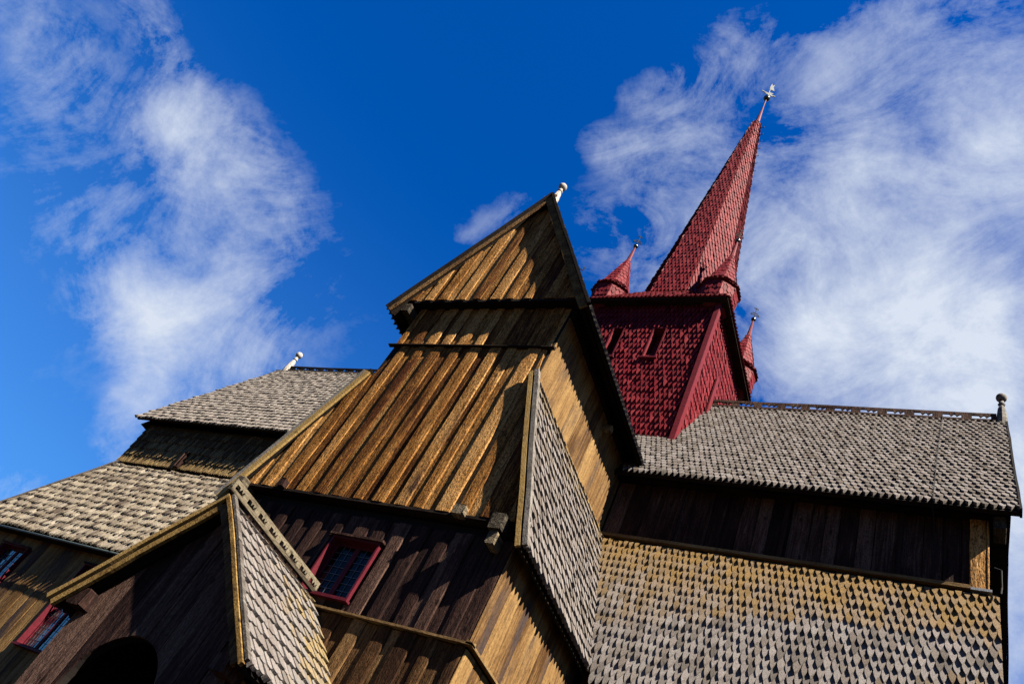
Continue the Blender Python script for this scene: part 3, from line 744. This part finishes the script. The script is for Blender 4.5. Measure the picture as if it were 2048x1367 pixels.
# aisle roofs
AT_Y, AT_Z, AB_Y, AB_Z = 15.20, 10.33, 13.80, 6.45
AV = P(0, AT_Y - AB_Y, AT_Z - AB_Z).normalized()
BB = 0.45  # the right-hand aisle roof runs a little further down
AV = P(0, AT_Y - AB_Y, AT_Z - AB_Z).normalized(); AN = X.cross(AV).normalized(); AL = math.hypot(AT_Y - AB_Y, AT_Z - AB_Z)
ar = slab('aisle_roof', [P(-6.1, AB_Y, AB_Z) - AV * BB, P(0.56, AB_Y, AB_Z) - AV * BB, P(0.56, AT_Y, AT_Z), P(-7.85, AT_Y, AT_Z)], AN, 0.08, 'dark', label='steep lower roof at the right, mossy shingles fading to grey')
shingles(ar, P(0, AB_Y, AB_Z) - AV * 0.07, X, AV, [(-6.1, -BB), (0.58, -BB), (0.58, AL), (-7.85, AL)], 'sh_aisle', seed=61, w=0.136, e=0.27, T=0.09, pt=0.8)
m = MB(); m.box(-6.6, 0.2, 14.2, 22.4, -1.6, 6.6); aw = m.obj('aisle_wall', 'core')
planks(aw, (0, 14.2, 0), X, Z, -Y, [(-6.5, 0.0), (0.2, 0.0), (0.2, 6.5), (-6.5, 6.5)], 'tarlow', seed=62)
# left aisle
al = slab('aisle_roof', [P(-29.9, AB_Y, AB_Z), P(-13.7, AB_Y, AB_Z), P(-12.4, AT_Y, AT_Z + .08), P(-27.5, AT_Y, AT_Z + .08)], AN, 0.08, 'dark', label='lower roof at the left, blotched worn shingles')
shingles(al, P(0, AB_Y, AB_Z) - AV * 0.07, X, AV, [(-29.9, 0), (-13.75, 0), (-12.4, AL + .1), (-27.5, AL + .1)], 'sh_blotch', seed=63, w=0.195, e=0.31, T=0.11, jit=2.4, gap=0.68, pt=0.30)
slab('aisle_roof', [P(-29.9, 22.8, AB_Z), P(-29.9, AB_Y, AB_Z), P(-27.5, AT_Y, AT_Z), P(-27.5, 21.4, AT_Z)], P(-0.85, 0, 0.53), 0.08, 'dark')
m = MB(); m.bar(P(-29.93, AB_Y - 0.03, AB_Z + 0.05), P(-27.5, AT_Y - 0.03, AT_Z + 0.12), (0, -1, 0), (-0.85, 0, 0.53), 0.05, 0.05); m.obj('hip_board', 'grey')
m = MB(); m.tube([(-30.0, AB_Y - 0.10, AB_Z - 0.16), (-13.9, AB_Y - 0.10, AB_Z - 0.16)], 0.035); m.obj('gutter', 'gutter', smooth=True)
m = MB(); m.box(-29.9, -13.5, AB_Y + 0.02, 14.3, AB_Z - 0.16, AB_Z - 0.02); m.obj('eave_board', 'dark')
m = MB(); m.box(-29.6, -13.4, 14.33, 22.4, -1.6, 6.5); lwall = m.obj('aisle_wall', 'core', label='plank wall with tall red windows at the left')
W1 = (-27.15, -25.7, 3.32, 5.93); W2 = (-22.6, -21.25, 3.32, 5.93)
planks(lwall, (0, 14.13, 0), X, Z, -Y, [(-29.6, 0.0), (-13.5, 0.0), (-13.5, 6.35), (-29.6, 6.35)], 'side', pitch=0.40, thick=0.04, flush=True, seed=64, holes=[W1, W2])
for w_, lb in ((W1, 'tall red lattice window at the left edge of the church'), (W2, 'tall red lattice window half hidden behind the porch edge board')):
    lattice_window(*w_, 14.11, cols=4, rows=13, label=lb)

# ================================================================== PORCH
PX, PZ, PY0, PY1 = -10.0, 4.72, 7.35, 10.12
PRX, PRZ, PLX, PLZ = -7.70, 2.48, -11.95, 2.50
PV = P(PX - PRX, 0, PZ - PRZ).normalized(); PN = Y.cross(PV).normalized(); PL = math.hypot(PX - PRX, PZ - PRZ)
pr = slab('porch_roof', [P(PRX, PY0, PRZ), P(PRX, PY1, PRZ), P(PX, PY1, PZ), P(PX, PY0, PZ)], PN, 0.06, 'dark', label='small porch roof of silver grey shingles')
shingles(pr, P(PRX, PY0 + 0.04, PRZ) - PV * 0.08, Y, PV, [(0, 0), (PY1 - PY0 - 0.04, 0), (PY1 - PY0 - 0.04, PL), (0, PL)], 'sh_porch', seed=71, w=0.15, e=0.25, T=0.075, pt=0.16, gap=0.93)
PVl = P(PX - PLX, 0, PZ - PLZ).normalized(); PNl = PVl.cross(Y).normalized()
pl_ = slab('porch_roof', [P(PLX, PY0, PLZ), P(PLX, PY1, PLZ), P(PX, PY1, PZ), P(PX, PY0, PZ)], PNl, 0.06, 'dark')
shingles(pl_, P(PLX, PY1, PLZ) - PVl * 0.08, -Y, PVl, [(0, 0), (PY1 - PY0, 0), (PY1 - PY0, 2.95), (0, 2.95)], 'sh_porch', seed=72, w=0.15, e=0.25, pt=0.16, gap=0.84)
# edge boards of the porch gable
m = MB(); m.bar(P(PLX, PY0 - 0.03, PLZ) + PNl * 0.0 - PVl * 0.04, P(PX, PY0 - 0.03, PZ) + PNl * 0.0, PNl, Y, 0.042, 0.03); m.obj('bargeboard', 'board')
m = MB(); m.bar(P(PLX, PY0 + 0.01, PLZ) - PNl * 0.13 - PVl * 0.0, P(PX, PY0 + 0.01, PZ) - PNl * 0.13 - PVl * 0.15, PNl, Y, 0.055, 0.03); m.obj('bargeboard', 'board', label='lower brown edge board of the porch gable')
m = MB(); m.bar(P(PRX, PY0 - 0.02, PRZ) - PN * 0.02 - PV * 0.10, P(PX, PY0 - 0.02, PZ) - PN * 0.02, PN, Y, 0.03, 0.03); m.obj('bargeboard', 'board')
m = MB(); m.bar(P(PRX, PY0 + 0.01, PRZ) - PN * 0.11 - PV * 0.02, P(PX, PY0 + 0.01, PZ) - PN * 0.13 - PV * 0.12, PN, Y, 0.055, 0.03); m.obj('bargeboard', 'tarlow')
m = MB(); m.bar(P(PRX, PY0 + 0.03, PRZ) + PN * 0.05 - PV * 0.06, P(PX, PY0 + 0.03, PZ) + PN * 0.05, PN, Y, 0.022, 0.05); m.obj('verge_strip', 'grey')
m = MB(); m.bar(P(PRX, PY0, PRZ) - PN * 0.08 - PV * 0.02, P(PRX, PY1, PRZ) - PN * 0.08 - PV * 0.02, PN, PV, 0.03, 0.05); m.obj('eave_board', 'dark')
comb((PX, PY0 - 0.12, PZ + 0.06), (PX, PY1 - 0.05, PZ + 0.05), 0.21, 8, 'combwood')
# porch front wall with an arch
PWY = 7.66
AXC, AZC, AR = -9.93, 1.52, 0.90
def arch_wall():
    m = MB(); n = 20
    # left and right halves around the arch
    arc = [P(AXC - AR * math.cos(math.pi * k / n), PWY, AZC + AR * math.sin(math.pi * k / n)) for k in range(n + 1)]
    top = [P(-11.6, PWY, 2.6), P(-10.8, PWY, 3.6), P(PX, PWY, 4.5), P(-8.9, PWY, 3.5), P(-8.05, PWY, 2.6)]
    L = [P(-11.6, PWY, -1.6), P(-11.6, PWY, 2.62), P(PX, PWY, 4.45), P(AXC, PWY, AZC + AR)] + arc[:n // 2][::-1] + [P(AXC - AR, PWY, -1.6)]
    Rr = [P(AXC + AR, PWY, -1.6)] + arc[n // 2 + 1:][::-1] + [P(AXC, PWY, AZC + AR), P(PX, PWY, 4.45), P(-8.05, PWY, 2.62), P(-8.05, PWY, -1.6)]
    m.prism(L, (0, 0.12, 0)); m.prism(Rr, (0, 0.12, 0))
    return m.obj('porch_wall', 'core', label='front wall of the porch with an arched opening')
pw = arch_wall()
rr = random.Random(5)
x = -11.6
def gtop(xx): return (2.62 + (xx + 11.6) * (4.45 - 2.62) / 1.6) if xx < PX else (4.45 - (xx - PX) * 1.83 / 1.95)
while x < -8.06:
    w = min(0.34 * rr.uniform(0.85, 1.2), -8.05 - x); a, b = x + 0.006, x + w - 0.006
    def bot(xx):
        d = abs(xx - AXC); return AZC + math.sqrt(max(0, AR * AR - d * d)) if d < AR else 0.0
    nseg = 5
    fr = [(a + (b - a) * k / nseg) for k in range(nseg + 1)]
    prof = [0.03, 0.04, 0.045, 0.045, 0.04, 0.03]
    pw_pts = [P(q, PWY, bot(q)) for q in fr] + [P(q, PWY, gtop(q) if not (a < PX < b) else gtop(q)) for q in fr[::-1]]
    m = MB(); dpt = rr.choice((0.03, 0.055, 0.035)); m.prism([p - Y * dpt for p in pw_pts], (0, dpt - 0.004, 0)); m.obj('plank', 'tar', pw)
    x += w
m = MB(); m.box(-11.5, -11.38, 7.78, 10.1, -1.6, 2.5); m.obj('porch_side_wall', 'core'); m = MB(); m.box(-8.2, -8.08, 7.78, 10.1, -1.6, 2.5); sw = m.obj('porch_side_wall', 'core')
planks(sw, (-8.08, 0, 0), Y, Z, X, [(7.7, 0), (10.1, 0), (10.1, 2.4), (7.7, 2.4)], 'side', flush=True, pitch=0.35, thick=0.03, seed=75)
beam_end(-11.66, -11.34, 7.40, 7.8, 2.50, 2.78, mat='tar', seed=11)
beam_end(-8.2, -7.95, 7.40, 7.8, 2.25, 2.48, mat='tar', seed=12)

# ================================================================== TOWER
TX0, TX1, TY0, TY1 = -11.75, -7.34, 16.28, 20.4
TCX, TCY = -9.55, 18.25
TZ0, TZ1 = 12.5, 20.95
m = MB()
SL = [(-10.72, -10.36), (-9.24, -8.84)]   # louvre slots
SZ0, SZ1 = 18.12, 19.62
m.box(TX0, TX1, TY0 + 0.32, TY1, TZ0, TZ1)
m.box(TX0, TX1, TY0, TY0 + 0.32, TZ0, SZ0); m.box(TX0, TX1, TY0, TY0 + 0.32, SZ1, TZ1)
m.box(TX0, SL[0][0], TY0, TY0 + 0.32, SZ0, SZ1); m.box(SL[0][1], SL[1][0], TY0, TY0 + 0.32, SZ0, SZ1); m.box(SL[1][1], TX1, TY0, TY0 + 0.32, SZ0, SZ1)
tw = m.obj('tower', 'red', label='square red shingled tower over the ridge')
shingles(tw, P(TX0, TY0, 14.2), X, Z, [(0, 0), (TX1 - TX0 - 0.1, 0), (TX1 - TX0 - 0.1, TZ1 - 14.2), (0, TZ1 - 14.2)], 'sh_red', seed=81, T=0.12, w=0.15, e=0.26, pt=1.15,
         holes=[(a - TX0 - 0.05, b - TX0 + 0.05, SZ0 - 14.2 - 0.1, SZ1 - 14.2 + 0.05) for a, b in SL], jit=0.6)
shingles(tw, P(TX1, TY0, 14.2), Y, Z, [(0.1, 0), (TY1 - TY0, 0), (TY1 - TY0, TZ1 - 14.2), (0.1, TZ1 - 14.2)], 'sh_red', seed=82, T=0.07, w=0.163, e=0.285, pt=0.55)
m = MB(); m.box(TX1 - 0.05, TX1 + 0.11, TY0 - 0.15, TY0 - 0.12, 14.2, TZ1); m.obj('corner_board', 'red', tw)
m = MB(); m.box(TX1 + 0.08, TX1 + 0.112, TY0 - 0.119, TY0 + 0.10, 14.2, TZ1); m.obj('corner_board', 'red', tw)
m = MB(); m.prism([P(TX1 + 0.09, 17.75, 17.0), P(TX1 + 0.09, 17.98, 17.0), P(TX1 + 0.09, 17.98, 18.9), P(TX1 + 0.09, 17.86, 19.05), P(TX1 + 0.09, 17.75, 18.9)], (0.05, 0, 0)); m.obj('hatch_board', 'red', tw)
for a, b in SL:
    m = MB(); m.box(a - 0.05, a, TY0 - 0.1, TY0 + 0.0, SZ0, SZ1); m.box(b, b + 0.05, TY0 - 0.1, TY0 + 0.0, SZ0, SZ1)
    m.box(a, b, TY0 - 0.1, TY0, SZ1, SZ1 + 0.05); sf = m.obj('sound_opening', 'red', tw)
    m = MB(); m.box(a - 0.10, b + 0.10, TY0 - 0.16, TY0 + 0.1, SZ0 - 0.05, SZ0); m.obj('sill', 'red', tw)
m = MB(); m.box(TX1 - 0.14, TX1 + 0.2, 18.4, 18.42, 17, 17.01)
# boxed eave
EO = 0.42
m = MB(); m.box(TX0 - EO + .06, TX1 + EO - .06, TY0 - EO + .06, TY1 + EO - .06, TZ1 - 0.06, TZ1 + 0.03); m.obj('tower_eave', 'dark', tw)
# skirt roof up to the octagon
EZ0 = TZ1 + 0.03; OZ = 22.25; OR = 1.78
def octo(r, z, cx=None, cy=None):
    cx = TCX if cx is None else cx; cy = TCY if cy is None else cy
    return [P(cx + r * math.cos(math.radians(22.5 + 45 * k)), cy + r * math.sin(math.radians(22.5 + 45 * k)), z) for k in range(8)]
sk0 = [P(TX1 + EO, TY1 + EO, EZ0), P(TX0 - EO, TY1 + EO, EZ0), P(TX0 - EO, TY0 - EO, EZ0), P(TX1 + EO, TY0 - EO, EZ0)]
o8 = octo(OR, OZ)
m = MB(); m.v = [tuple(p) for p in sk0 + o8]
m.f = [[0, 1, 5, 4 + 2 - 1][:0] or [0, 4, 5], [0, 5, 6, 1], [1, 6, 7], [1, 7, 8, 2], [2, 8, 9], [2, 9, 10, 3], [3, 10, 11], [3, 11, 4, 0], [3, 2, 1, 0]]
sk = m.obj('skirt_roof', 'red', label='flared red shingled foot of the spire')
def face_shingles(parent, pts, mat, seed, **kw):
    """pts: lower-left, lower-right, upper-right, (upper-left), seen from outside"""
    a, b, c = map(Vector, pts[:3]); d = Vector(pts[3]) if len(pts) > 3 else c
    U = (b - a).normalized(); mid = (c + d) / 2
    Vv = (mid - a) - U * (mid - a).dot(U); Vv.normalize()
    to = lambda p: ((p - a).dot(U), (p - a).dot(Vv))
    poly = [to(a), to(b), to(c)] + ([to(d)] if len(pts) > 3 else [])
    mv = min(p[1] for p in poly); poly = [(u, v - mv) for u, v in poly]
    shingles(parent, a + Vv * mv, U, Vv, poly, mat, seed=seed, **kw)
# octagon vertex k at angle 22.5+45k ; front face (-y) between k=5 (247.5) and k=6 (292.5)
face_shingles(sk, [sk0[2], sk0[3], o8[6], o8[5]], 'sh_red', 83, e=0.24, T=0.05)
face_shingles(sk, [sk0[3], sk0[0], o8[0], o8[7]], 'sh_red', 84, e=0.24, T=0.05)
# spire
tipz = 38.7; tr_ = 0.22
cx_t, cy_t = -9.62, 18.25
t8 = [P(cx_t + tr_ * math.cos(math.radians(22.5 + 45 * k)), cy_t + tr_ * math.sin(math.radians(22.5 + 45 * k)), tipz) for k in range(8)]
m = MB(); m.v = [tuple(p) for p in o8 + t8]
m.f = [[k, (k + 1) % 8, 8 + (k + 1) % 8, 8 + k] for k in range(8)] + [list(range(8, 16)), list(range(8))[::-1]]
sp = m.obj('spire', 'red', label='tall eight-sided red shingled spire')
for k in (4, 5, 6, 7, 3, 0):
    face_shingles(sp, [o8[k], o8[(k + 1) % 8], t8[(k + 1) % 8], t8[k]], 'sh_red', 90 + k, w=0.145, e=0.245, T=0.075, pt=1.0, gap=0.93, jit=0.6)
m = MB()
m.lathe((cx_t, cy_t, tipz), [(0.25, -0.08), (0.26, 0.0), (0.13, 0.10), (0.035, 2.1)], 8); m.obj('spire_tip', 'red', sp)
m = MB()
for k in range(7):
    z = tipz - 0.6 - k * 0.75; r = tr_ + (tipz - z) / (tipz - OZ) * (OR - tr_)
    m.tube([(cx_t + r * 0.9, cy_t - 0.1, z), (cx_t + r * 0.9 + 0.28, cy_t - 0.1, z), (cx_t + r * 0.9 + 0.28, cy_t - 0.1, z + 0.1)], 0.014, 5)
m.obj('climbing_iron', 'iron', sp)
def ball_and_cross(o, s, parent, vane=False):
    o = Vector(o); r = 0.165 * s
    m = MB(); m.lathe(o, [(0.035 * s, -1.0 * s), (0.03 * s, 0.0)], 6); m.obj('rod', 'red', parent)
    m = MB(); m.lathe(o, [(max(0.005, r * math.sin(math.pi * k / 10)), r - r * math.cos(math.pi * k / 10)) for k in range(11)], 16); m.obj('ball', 'copper', parent, True)
    m = MB(); t = 2 * r; a = 0.022 * s
    m.lathe(o + Z * t, [(a * 1.3, 0), (a, 1.05 * s)], 6)
    if vane:
        mt = 'silver'
        D = P(0.8, 0.6, 0)
        Wv = D
        m.bar(o + Z * (t + 0.35 * s) - D * 0.36 * s, o + Z * (t + 0.35 * s) + D * 0.36 * s, Z, D.cross(Z), 0.03 * s, 0.02 * s)
        def pl(pts): m.prism([o + Z * (t + h * s) + D * (a_ * s) for a_, h in pts], D.cross(Z) * 0.03)
        pl([(-0.03, 0.75), (0.10, 0.82), (0.22, 0.80), (0.17, 1.0), (0.12, 1.12), (0.14, 1.45), (0.05, 1.28), (-0.02, 1.45), (-0.05, 1.1)])
        pl([(-0.22, 0.22), (-0.02, 0.36), (-0.03, 0.2)]); pl([(0.03, 0.2), (0.03, 0.5), (0.24, 0.55), (0.13, 0.38), (0.26, 0.22)])
    else:
        mt = 'iron'
        D = P(0.85, 0.52, 0)
        for h, l in ((0.30, 0.30), (0.48, 0.20), (0.95, 0.16)):
            m.bar(o + Z * (t + h * s) - D * l * s, o + Z * (t + h * s) + D * l * s, Z, D.cross(Z), 0.022 * s, 0.02 * s)
        for sg in (-1, 1):
            for h in (0.24, 0.36): m.lathe(o + Z * (t + h * s) + D * (0.24 * s * sg), [(0.035 * s, -0.03 * s), (0.035 * s, 0.03 * s)], 6)
    m.obj('weather_vane' if vane else 'iron_cross', mt, parent)
ball_and_cross((cx_t, cy_t, tipz + 2.95), 1.1, sp, True)

# turrets on the tower corners
def turret(cx, cy, zb, seed, label, vis=(4, 5, 6, 7, 0)):
    R = 0.70
    lo_, mid_ = octo(R * 0.9, zb, cx, cy), octo(R, zb + 1.1, cx, cy)
    core = MB(); core.v = [tuple(p) for p in octo(R * 0.5, zb - 0.12, cx, cy) + lo_ + mid_]
    core.f = [list(range(8))[::-1]] + [[k, (k + 1) % 8, 8 + (k + 1) % 8, 8 + k] for k in range(8)] + [[8 + k, 8 + (k + 1) % 8, 16 + (k + 1) % 8, 16 + k] for k in range(8)] + [list(range(16, 24))]
    t = core.obj('turret', 'red', label=label)
    ev = octo(R + 0.09, zb + 1.02, cx, cy); br = octo(R * 0.86, zb + 1.30, cx, cy); ap = octo(0.08, zb + 3.3, cx, cy)
    rf = MB(); rf.v = [tuple(p) for p in ev + br + ap]
    rf.f = [list(range(8))[::-1]] + [[k, (k + 1) % 8, 8 + (k + 1) % 8, 8 + k] for k in range(8)] + [[8 + k, 8 + (k + 1) % 8, 16 + (k + 1) % 8, 16 + k] for k in range(8)] + [list(range(16, 24))]
    rf.obj('turret_roof', 'red', t)
    for k in vis:
        j = (k + 1) % 8
        face_shingles(t, [lo_[k], lo_[j], mid_[j], mid_[k]], 'sh_red', seed + k, e=0.26, T=0.04, w=0.16, single=False, pt=0.35)
        face_shingles(t, [ev[k], ev[j], br[j], br[k]], 'sh_red', seed + 10 + k, e=0.22, T=0.045, w=0.16, single=False, pt=0.35)
        face_shingles(t, [br[k], br[j], ap[j], ap[k]], 'sh_red', seed + 20 + k, e=0.24, T=0.04, w=0.16, single=False, pt=0.35)
    m = MB(); m.lathe((cx, cy, zb + 3.25), [(0.11, 0), (0.09, 0.1), (0.03, 1.1)], 8); m.obj('turret_tip', 'red', t)
    ball_and_cross((cx, cy, zb + 4.25), 0.62, t)
turret(-11.75, 16.55, 20.95, 100, 'shingled corner turret of the tower, left front')
turret(-7.62, 16.55, 20.95, 140, 'shingled corner turret of the tower beside the spire foot')
turret(-7.58, 20.4, 20.95, 180, 'shingled corner turret of the tower, rear right')
turret(-11.75, 20.4, 20.95, 220, 'shingled corner turret of the tower, rear left')

finish_shingles()
